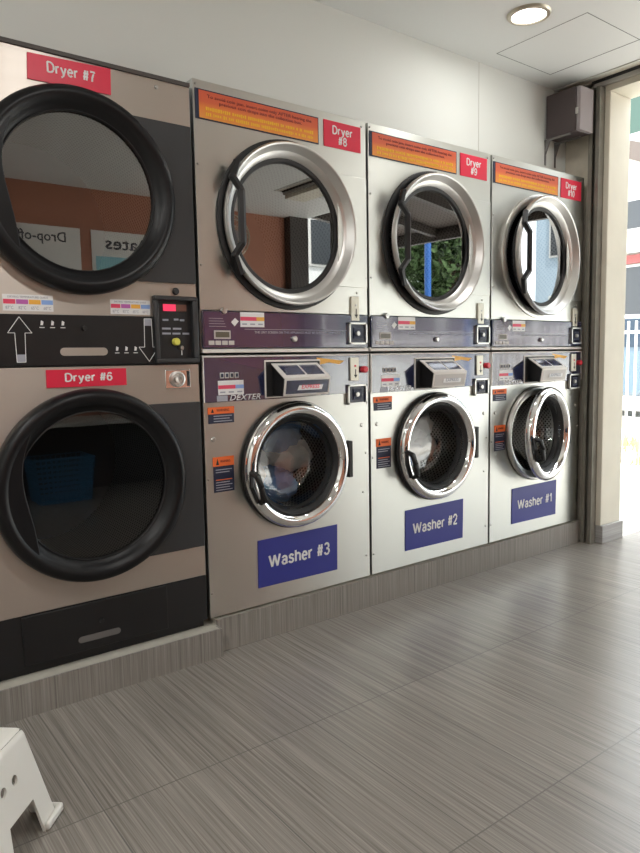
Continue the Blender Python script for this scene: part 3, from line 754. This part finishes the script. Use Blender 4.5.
# ------------------------------------------------------------------ kerb and setting
def struct(name, mb, mat, bevel=0): return tag(mb.build(name, mat, bevel=bevel), kind='structure')
CZ = 2.433; YW = .15; XR = 2.33; XL = -2.6; YF = -3.56
struct('floor', MB().box(XL-.1, 2.55, YF-.1, -.012, -.05, 0).box(2.55, 3.15, YF-.1, -.10, -.05, 0).box(XL-.1, XR, -.012, 1.0, -.05, 0), 'floor')
struct('trim_1', MB().box(.026, 2.279, -.002, .90, 0, .119), 'kerbtop')
struct('trim_2', MB().box(.026, 2.279, -.010, -.002, 0, .1195), 'kerbtile')
struct('trim_3', MB().box(XL, .026, -.040, .90, 0, .101), 'kerbtop')
struct('trim_4', MB().box(XL, .026, -.048, -.040, 0, .1015).box(.018, .0258, -.0478, -.011, 0, .1012), 'kerbtile')
# feet of the left stack are a separate low plinth in the dark gap
struct('trim_5', MB().box(-.78, -.012, .02, .85, .101, Z0), 'toe')
struct('wall_back', MB().box(XL, XR+.05, YW, YW+.10, 1.975, CZ+.08).box(XL, XR+.05, .92, 1.0, 0, 1.975).box(XL, -.86, YW, .92, 0, 1.975), 'wallw')
struct('trim_6', MB().box(1.6065, 1.6095, YW-.0012, YW+.001, 1.98, CZ), 'trim')
struct('wall_left', MB().box(XL-.1, XL, YF, 1.0, 0, CZ), 'wallw')
struct('wall_front', MB().box(XL, 3.15, YF-.1, YF, 0, CZ), 'terra')
struct('ceiling', MB().box(XL-.1, 2.215, YF-.1, 1.0, CZ, CZ+.08).box(2.215, 3.15, YF-.1, -2.70, CZ, CZ+.08), 'ceil')
struct('trim_7', MB().box(2.215, 2.235, -2.7, YW, CZ-.004, CZ+.08), 'trim')
struct('trim_18', MB().box(2.295, 2.36, -.02, YW, CZ-.001, CZ+.081).box(2.2, 2.36, YW-.001, YW+.1, CZ, CZ+.09), 'plaster')
struct('trim_8', MB().box(2.235, 2.295, -2.7, YW, CZ+.006, CZ+.08), 'pillar')
# ceiling access hatch: thin shadow line
hx0, hx1, hy0, hy1 = 1.60, 2.02, -.422, .040; g = .0022
struct('trim_9', MB().box(hx0, hx1, hy0, hy0+g, CZ-.0008, CZ+.001).box(hx0, hx1, hy1-g, hy1, CZ-.0008, CZ+.001)
       .box(hx0, hx0+g, hy0, hy1, CZ-.0008, CZ+.001).box(hx1-g*1.8, hx1, hy0, hy1, CZ-.0008, CZ+.001), 'groove')
# end wall stub with rough plaster, pillar and reveal
struct('wall_right', MB().box(XR, XR+.06, -.02, .92, 0, CZ), 'plaster')
struct('trim_10', MB().box(XR, 2.53, -.105, -.021, .10, CZ-.055).box(XR+.061, 2.53, -.021, .60, 0, CZ+.3), 'pillar', bevel=.004)
struct('trim_11', MB().box(XR+.004, 2.545, -.117, -.022, 0, .100), 'skirt', bevel=.002)
struct('trim_12', MB().box(XR, 2.53, -2.7, .15, CZ-.055, CZ+1.2), 'pillar')          # lintel over the opening
struct('trim_13', MB().box(2.296, 2.310, -2.7, -.015, CZ-.004, CZ+.08), 'rubber')      # shutter slot
struct('trim_14', MB().box(2.3101, 2.3299, -2.7, -.02, CZ-.025, CZ+.08), 'trim')
struct('trim_15', MB().box(2.35, 3.15, YF-.1, -2.71, CZ+.081, CZ+1.2), 'pillar')
struct('trim_16', MB().box(2.93, 3.15, YF, YF+.10, 0, CZ), 'darkframe')
# outside face of the shop above and beside the opening
struct('wall_outside', MB().box(2.35, 2.53, .61, 9, 0, 6).box(2.35, 2.53, -12, YF-.1, 0, 6).box(2.35, 2.53, YF-.1, .60, CZ+1.21, 6), 'facade')

# roller-shutter guide rail: a slotted channel
rl = MB(); rl.box(2.281, 2.329, -.077, -.070, 0, CZ-.03).box(2.281, 2.329, -.024, -.016, 0, CZ-.03).box(2.322, 2.329, -.070, -.024, 0, CZ-.03).box(2.281, 2.287, -.070, -.056, 0, CZ-.03).box(2.281, 2.287, -.038, -.024, 0, CZ-.03)
o = rl.build('shutter_rail', 'rail'); tag(o, 'weathered metal roller shutter guide rail standing upright between the machines and the pillar', 'shutter rail')

# downlights
def downlight(x, y, label, grp=None, k=1):
    r = empty('ceiling_light', (x, y, CZ), label, 'ceiling light', grp)
    MB().lathe([(.066, 0), (.070, -.010), (.084, -.008), (.090, 0)], (0, 0), 48).build('frame', 'lampring', r, mtx=Matrix.Rotation(-PI/2, 4, 'X') @ Matrix.Scale(-1, 4, (0, 1, 0)))
    o = MB().lathe([(0, -.004), (.068, -.004), (.068, 0)], (0, 0), 48).build('diffuser', 'lamp', r, mtx=Matrix.Rotation(-PI/2, 4, 'X') @ Matrix.Scale(-1, 4, (0, 1, 0)))
    L = bpy.data.lights.new('lamp_glow', 'AREA'); L.shape = 'DISK'; L.size = .13; L.energy = LAMP*k; L.color = (1, .985, .95)
    lo = bpy.data.objects.new('lamp_glow', L); COL.objects.link(lo); lo.parent = r; lo.location = (0, 0, -.015)
LAMP = 7.5
downlight(1.415, -.272, 'round recessed ceiling downlight, lit white, beside the thin square hatch line', None, .35)
for x, y in ((-1.7, -.8), (-.155, -1.5), (-.95, -3.0), (-2.1, -2.3), (-1.9, -1.6)):  # unseen lamps; first one added off-frame to brighten the left wall
    downlight(x, y, 'round recessed downlight in the ceiling out of view, one of a set partly added for fill light', 'downlights behind the camera')

# wall speaker
sp = empty('wall_speaker', (2.20, YW, 2.16), 'brown box loudspeaker with pale grille on a bracket in the corner above Dryer #10', 'speaker')
MB().box(-.068, .058, -.200+.016, -.012, .004, .222).build('speaker_box', 'speaker', sp, bevel=.004)
MB().box(-.062, .056, -.206, -.184, .006, .220).build('grille', 'grille', sp, bevel=.003)
MB().box(-.070, -.062, -.196, -.183, .085, .115).build('badge', 'trim', sp, bevel=.002)
for x in (-.063, .024):
    MB().box(x, x+.010, -.150, 0, -.006, .004).prism([(0, .004), (-.004, .004), (-.004, -.125), (-.001, -.125)], x, x+.012, 'x').prism([(-.002, -.010), (-.032, -.004), (-.002, -.08)], x+.003, x+.009, 'x').build('bracket', 'bracket', sp)
sp.rotation_euler.z = 0

# posters on the terracotta wall opposite (seen mirrored in the black dryer door)
def poster(x0, x1, z0, z1, title, label, k):
    p = empty('wall_poster', ((x0+x1)/2, YF, Z0+z0), label, 'poster')
    w = x1-x0; h = z1-z0
    MB().box(-w/2, w/2, 0, .008, 0, h).build('sheet', 'poster', p)
    rot = Matrix.Rotation(PI, 4, 'Z')
    text(title, w*.62, h*.10, Vector((0, .0082, h*.91)), p, 'posterink', bold=.01, rot=rot)
    if k == 0:
        MB().prism([(-w*.34, h*.76), (-w*.08, h*.76), (-w*.08, h*.62), (-w*.21, h*.56), (-w*.34, h*.62)], .0075, .009).build('blue_arrow', 'posterblue', p)
        MB().box(-w*.34, -w*.08, .0075, .009, h*.30, h*.52).build('blue_block', 'posterteal', p)
    else:
        MB().box(-w*.45, w*.45, .0075, .009, h*.58, h*.80).build('blue_block', 'posterteal', p)
        MB().box(-w*.45, w*.45, .0075, .009, h*.25, h*.50).build('blue_block', 'posterteal', p)
poster(.18, .78, .95, 1.98, 'Drop-off', 'white poster headed Drop-off on the terracotta wall, mirrored in the Dryer #7 door', 0)
poster(.87, 1.47, .95, 1.98, 'Rates', 'white poster headed Rates on the terracotta wall, mirrored in the Dryer #7 door', 1)
# wall fan opposite (mirrored in dryer 8)
fan = empty('wall_fan', (2.22, YF, 2.17), 'round caged wall fan on the terracotta wall, mirrored in the Dryer #8 door', 'fan')
fm = MB()
for rr, yy in ((.20, .14), (.19, .17), (.14, .20), (.08, .215), (.19, .11), (.13, .09)):
    fm.tube([(rr*math.cos(2*PI*k/36), yy, rr*math.sin(2*PI*k/36)) for k in range(37)], .003 if rr < .2 else .006, 6, cap=False)
for k in range(28):
    a = 2*PI*k/28; ca, sa = math.cos(a), math.sin(a)
    fm.tube([(.05*ca, .22, .05*sa), (.14*ca, .20, .14*sa), (.20*ca, .14, .20*sa), (.13*ca, .09, .13*sa)], .0015, 5)
fm.build('cage', 'lampring', fan)
bm_ = MB()
for k in range(3):
    a = 2*PI*k/3
    pts = [(.03, -.02), (.16, -.06), (.175, .03), (.03, .03)]
    mm = MB(); mm.prism(pts, .145, .149); mm.bm.transform(Matrix.Rotation(a, 4, 'Y')); mm.build('blade', 'grille', fan)
bm_.bm.free()
MB().lathe([(0, .225), (.045, .220), (.05, .21), (.03, .12), (.05, .08), (.05, .0), (0, 0)], (0, 0), 24).build('motor', 'grille', fan)
# blue laundry basket under the posters (faint blue image in the lower black door)
bk = empty('laundry_basket', (.60, -3.05, 0), 'blue plastic laundry basket on the floor under the folding table opposite', 'basket')
bk.location = (.42, -3.2, 0); bk.scale = (.8, .8, 1.1)
b_ = MB()
def rr_(w, d, z): return [(-w, -d, z), (w, -d, z), (w, d, z), (-w, d, z)]
for i in range(9):
    z = .02+.035*i; k = .17+.004*i
    b_.tube([Vector(p) for p in rr_(k*1.35, k, z)]+[Vector(rr_(k*1.35, k, z)[0])], .006, 6)
for i in range(12):
    t = -1+2*i/11
    for s in (-1, 1):
        b_.tube([(t*.23, s*.17, 0), (t*.27, s*.203, .30)], .005, 5); b_.tube([(s*.23, t*.17, 0), (s*.27, t*.203, .30)], .005, 5)
b_.box(-.23, .23, -.17, .17, 0, .006)
b_.build('basket_body', 'basket', bk)
bn = empty('folding_table', (.5, -3.28, 0), 'long folding table along the terracotta wall, mirrored in the Dryer #6 door', 'table')
MB().box(-1.5, 1.5, -.27, .27, .565, .60).build('table_top', 'trim', bn, bevel=.004)
MB().box(-1.45, 1.45, -.265, -.24, 0, .565).build('shade_sheet', 'toe', bn)  # black sheet stands in for the shade under the table
for x in (-1.4, 1.4):
    for y in (-.2, .22): MB().box(x-.02, x+.02, y-.02, y+.02, 0, .565).build('leg', 'darkframe', bn)

# ------------------------------------------------------------------ outside
tag(MB().box(3.151, 60, -40, 40, -.2, -.004).box(2.551, 3.15, -.099, 40, -.2, -.004).box(2.53, 3.15, -40, YF-.101, -.2, -.004).build('ground', 'pave'), kind='structure')
struct('trim_17', MB().box(7.9, 8.1, -12, 14, -.004, .15), 'pave')
fr = empty('picket_fence', (8.0, 0, .15), 'white metal picket fence across the sunlit yard outside', 'fence')
f = MB()
f.box(-.02, .02, -10, 12, .10, .14).box(-.02, .02, -10, 12, 1.15, 1.19)
f.build('rails', 'fencew', fr)
for k in range(90):
    y = -1.2+k*.11
    MB().box(-.012, .012, y-.012, y+.012, 0, 1.32).build('picket', 'fencew', fr)
f = MB()
for k in range(75):
    y = -9.6+k*.11
    f.box(-.012, .012, y-.012, y+.012, 0, 1.32)
tag(f.build('picket_run', 'fencew', fr), kind='stuff')
def car(x, y, rz, paint, label):
    r = empty('parked_car', (x, y, 0), label, 'car', rz=rz)
    body = [(-2.1, .32), (-2.15, .62), (-2.0, .86), (-1.25, .95), (-.75, 1.38), (.55, 1.42), (1.25, .98), (1.95, .85), (2.1, .6), (2.08, .32)]
    m = MB().prism(body, -.82, .82); m.build('body', paint, r, bevel=.06)
    for s in (-1, 1):
        MB().prism([(-1.1, .97), (-.70, 1.32), (-.08, 1.34), (-.08, .97)], s*.815, s*.835).build('side_window', 'carglass', r)
        MB().prism([(0, .97), (0, 1.34), (.50, 1.35), (1.02, .98)], s*.815, s*.835).build('side_window', 'carglass', r)
    for wx in (-1.3, 1.3):
        for s in (-1, 1):
            MB().lathe([(0, s*.86), (.18, s*.86), (.2, s*.85), (.32, s*.84), (.33, s*.70), (.30, s*.62), (0, s*.62)], (wx, .33), 28).build('wheel', 'tyre', r)
    return r
car(10.0, 3.6, PI/2, 'carblue', 'pale blue car parked behind the white fence outside').scale = (1.16, 1.16, 1.16)
def tree(x, y, h, s, label):
    r = empty('street_tree', (x, y, 0), label, 'tree', 'trees along the street')
    m = MB().tube([(0, 0, 0), (.1, .05, h*.35), (.0, .1, h*.7)], [.16, .12, .07], 10)
    for k in range(5):
        a = k*1.3; m.tube([(0.08, .05, h*.4+.1*k), (math.cos(a)*s*.5, math.sin(a)*s*.5, h*.65+.1*k)], [.06, .03], 6)
    m.build('trunk', 'bark', r)
    c = bmesh.new(); rnd = random.Random(int(x*10))
    for i in range(2600):
        a = rnd.random()*2*PI; ph = math.acos(2*rnd.random()-1); q = s*(.55+.45*rnd.random())*(1+.2*math.sin(3*a)+.15*math.sin(5*ph))
        p = Vector((q*math.sin(ph)*math.cos(a), q*math.sin(ph)*math.sin(a), h*.75+q*.8*math.cos(ph)))
        M3 = Matrix.Rotation(rnd.random()*6, 3, 'X') @ Matrix.Rotation(rnd.random()*6, 3, 'Z')
        sz = .13
        vs = [c.verts.new(p+M3 @ Vector(t)) for t in ((0, -sz, 0), (sz*.5, 0, .02), (0, sz, 0), (-sz*.5, 0, .02))]
        c.faces.new(vs)
    me = bpy.data.meshes.new('foliage'); c.to_mesh(me); c.free(); me.materials.append(M['leaf'])
    o = bpy.data.objects.new('foliage', me); COL.objects.link(o); o.parent = r
tree(13.9, -9.2, 4.6, 1.6, 'leafy green street tree beyond the shop opening, nearest the corner building')
tree(10.3, -6.9, 4.2, 1.45, 'leafy green street tree behind the fence, mirrored in the Dryer #9 door')
pl = tag(MB().tube([(5.97, -4.0, 0), (5.97, -4.0, 3.6)], .045, 12).build('pole', 'bluepole'), 'blue painted pole in the yard, mirrored in the Dryer #9 door', 'pole')
aw = empty('shop_awning', (2.54, -2.1, 2.36), 'dark framed awning outside the shop opening, mirrored in the Dryer #9 door', 'awning')  # beams as mirrored; canopy widened to keep sky light off the near floor
MB().prism([(0, .30), (2.1, .05), (2.1, .02), (0, .27)], -1.4, 1.4).build('canopy', 'roofbrown', aw)
for y in (-1.38, -.7, 0, .7, 1.38): MB().prism([(0, .27), (2.1, .02), (2.1, -.06), (0, .17)], y-.03, y+.03).build('beam', 'darkframe', aw)
MB().box(2.08, 2.14, -1.42, 1.42, -.10, .02).build('front_beam', 'darkframe', aw)
# grassy patch before the fence
gb = bmesh.new(); rnd = random.Random(2)
for i in range(5000):
    x, y = 5.0+rnd.random()*1.6, -2+rnd.random()*9; hgt = .05+.22*rnd.random()**2; a = rnd.random()*PI; w = .012
    if math.sin(y*2.1)+math.sin(x*3+y) < -.3: continue
    dx, dy = w*math.cos(a), w*math.sin(a)
    vs = [gb.verts.new(p) for p in ((x-dx, y-dy, -.004), (x+dx, y+dy, -.004), (x+rnd.uniform(-.05, .05), y+rnd.uniform(-.05, .05), hgt))]
    gb.faces.new(vs)
me = bpy.data.meshes.new('dry_grass'); gb.to_mesh(me); gb.free(); me.materials.append(M['dry'])
o = bpy.data.objects.new('dry_grass', me); COL.objects.link(o); tag(o, 'patch of dry yellow grass in the sunlit yard', 'grass', kind='stuff')
# building across the yard
def building(name, x0, x1, y0, y1, h, mat, label, rows, face, win_w=1.6, gap=.6, skip=None, loc=None):
    r = empty(name, ((x0+x1)/2, (y0+y1)/2, 0), label, 'building')
    ox = -Vector(((x0+x1)/2, (y0+y1)/2, 0))
    MB(ox).box(x0, x1, y0, y1, 0, h).build('wall', mat, r)
    for (za, zb, wm) in rows:
        if face == 'x':
            y = y0+.4
            while y+win_w < y1:
                if not (skip and skip[0] < y < skip[1]):
                    w = MB(ox).box(x0-.06, x0-.001, y, y+win_w, za, zb).build('window', 'winframe', r)
                    MB(ox).box(x0-.08, x0-.05, y+.05, y+win_w/2-.025, za+.05, zb-.05).box(x0-.08, x0-.05, y+win_w/2+.025, y+win_w-.05, za+.05, zb-.05).build('pane', wm, w)
                y += win_w+gap
        else:
            x = x0+.4
            while x+win_w < x1:
                w = MB(ox).box(x, x+win_w, y1, y1+.06, za, zb).build('window', 'winframe', r)
                MB(ox).box(x+.05, x+win_w/2-.025, y1+.05, y1+.08, za+.05, zb-.05).box(x+win_w/2+.025, x+win_w-.05, y1+.05, y1+.08, za+.05, zb-.05).build('pane', wm, w)
                x += win_w+gap
    return r
b1 = building('apartment_building', 14, 20, -1, 16, 5.4, 'facade', 'pale cream building with window bands beyond the white fence', [(1.0, 3.0, 'win'), (3.75, 4.45, 'win')], 'x', 2.2, .25)
MB((-17, -7.5, 0)).box(13.9, 14.0, -1, 16, 3.03, 3.22).build('band', 'pinkband', b1)
MB((-17, -7.5, 0)).box(13.5, 14.0, -1, 16, 3.26, 3.36).build('ledge', 'facade2', b1)
MB((-17, -7.5, 0)).prism([(4.6, 5.0), (7.6, 6.3), (7.6, 6.0), (4.9, 4.7)], 13.4, 14.0, 'x').build('awning', 'roofbrown', b1)
b2 = building('tower_building', 20.5, 28, 2, 20, 10, 'facade2', 'taller pale building with green tinted windows rising behind the cream building', [(7.9, 9.2, 'wingreen')], 'x', 2.4, .3)
b3 = building('corner_building', 7, 24, -20, -12, 7, 'facade2', 'pale building down the street, mirrored in the Dryer #10 door', [(1.0, 2.4, 'win'), (3.4, 4.6, 'win'), (5.2, 6.2, 'win')], 'y', 1.8, .5)
b4 = building('street_building', 16.5, 24, -7.0, -1.6, 6.5, 'facade3', 'white building with blue-grey windows beyond the street trees', [(1.0, 2.6, 'win'), (3.6, 4.9, 'win')], 'x', 1.8, .5)

# ------------------------------------------------------------------ light
wd = bpy.data.worlds.new('World'); C.world = wd; wd.use_nodes = True
t = wd.node_tree; bg = t.nodes['Background']
bg.inputs[0].default_value = (.92, .97, 1.0, 1); bg.inputs[1].default_value = 5.2
S = bpy.data.lights.new('Sun', 'SUN'); S.energy = 10.0; S.angle = math.radians(1.5); S.color = (1, .96, .88)
so = bpy.data.objects.new('Sun', S); COL.objects.link(so)
so.rotation_euler = Vector((.22, -.45, -.86)).to_track_quat('-Z', 'Y').to_euler()

# ------------------------------------------------------------------ camera
f, yaw, pitch, roll = 682.0, .6460231578546116, .09984473417438874, -.017316954301213713
cam = bpy.data.cameras.new('Camera'); cam.sensor_fit = 'VERTICAL'; cam.sensor_height = 24; cam.lens = f*24/853
cam.clip_start = .02; cam.clip_end = 200
co = bpy.data.objects.new('Camera', cam); COL.objects.link(co)
cy, sy, cp, spp, cr, sr = math.cos(yaw), math.sin(yaw), math.cos(pitch), math.sin(pitch), math.cos(roll), math.sin(roll)
fw = Vector((sy*cp, cy*cp, -spp)); rt = Vector((cy, -sy, 0)); up = rt.cross(fw)
r2 = rt*cr+up*sr; u2 = -rt*sr+up*cr
mt = Matrix((( r2.x, u2.x, -fw.x, -1.0809), (r2.y, u2.y, -fw.y, -2.1035), (r2.z, u2.z, -fw.z, .90997+Z0), (0, 0, 0, 1)))
co.matrix_world = mt
C.camera = co
C.view_settings.view_transform = 'Standard'; C.view_settings.look = 'None'
C.view_settings.gamma = 1; C.view_settings.use_curve_mapping = False
C.view_settings.exposure = 0.27
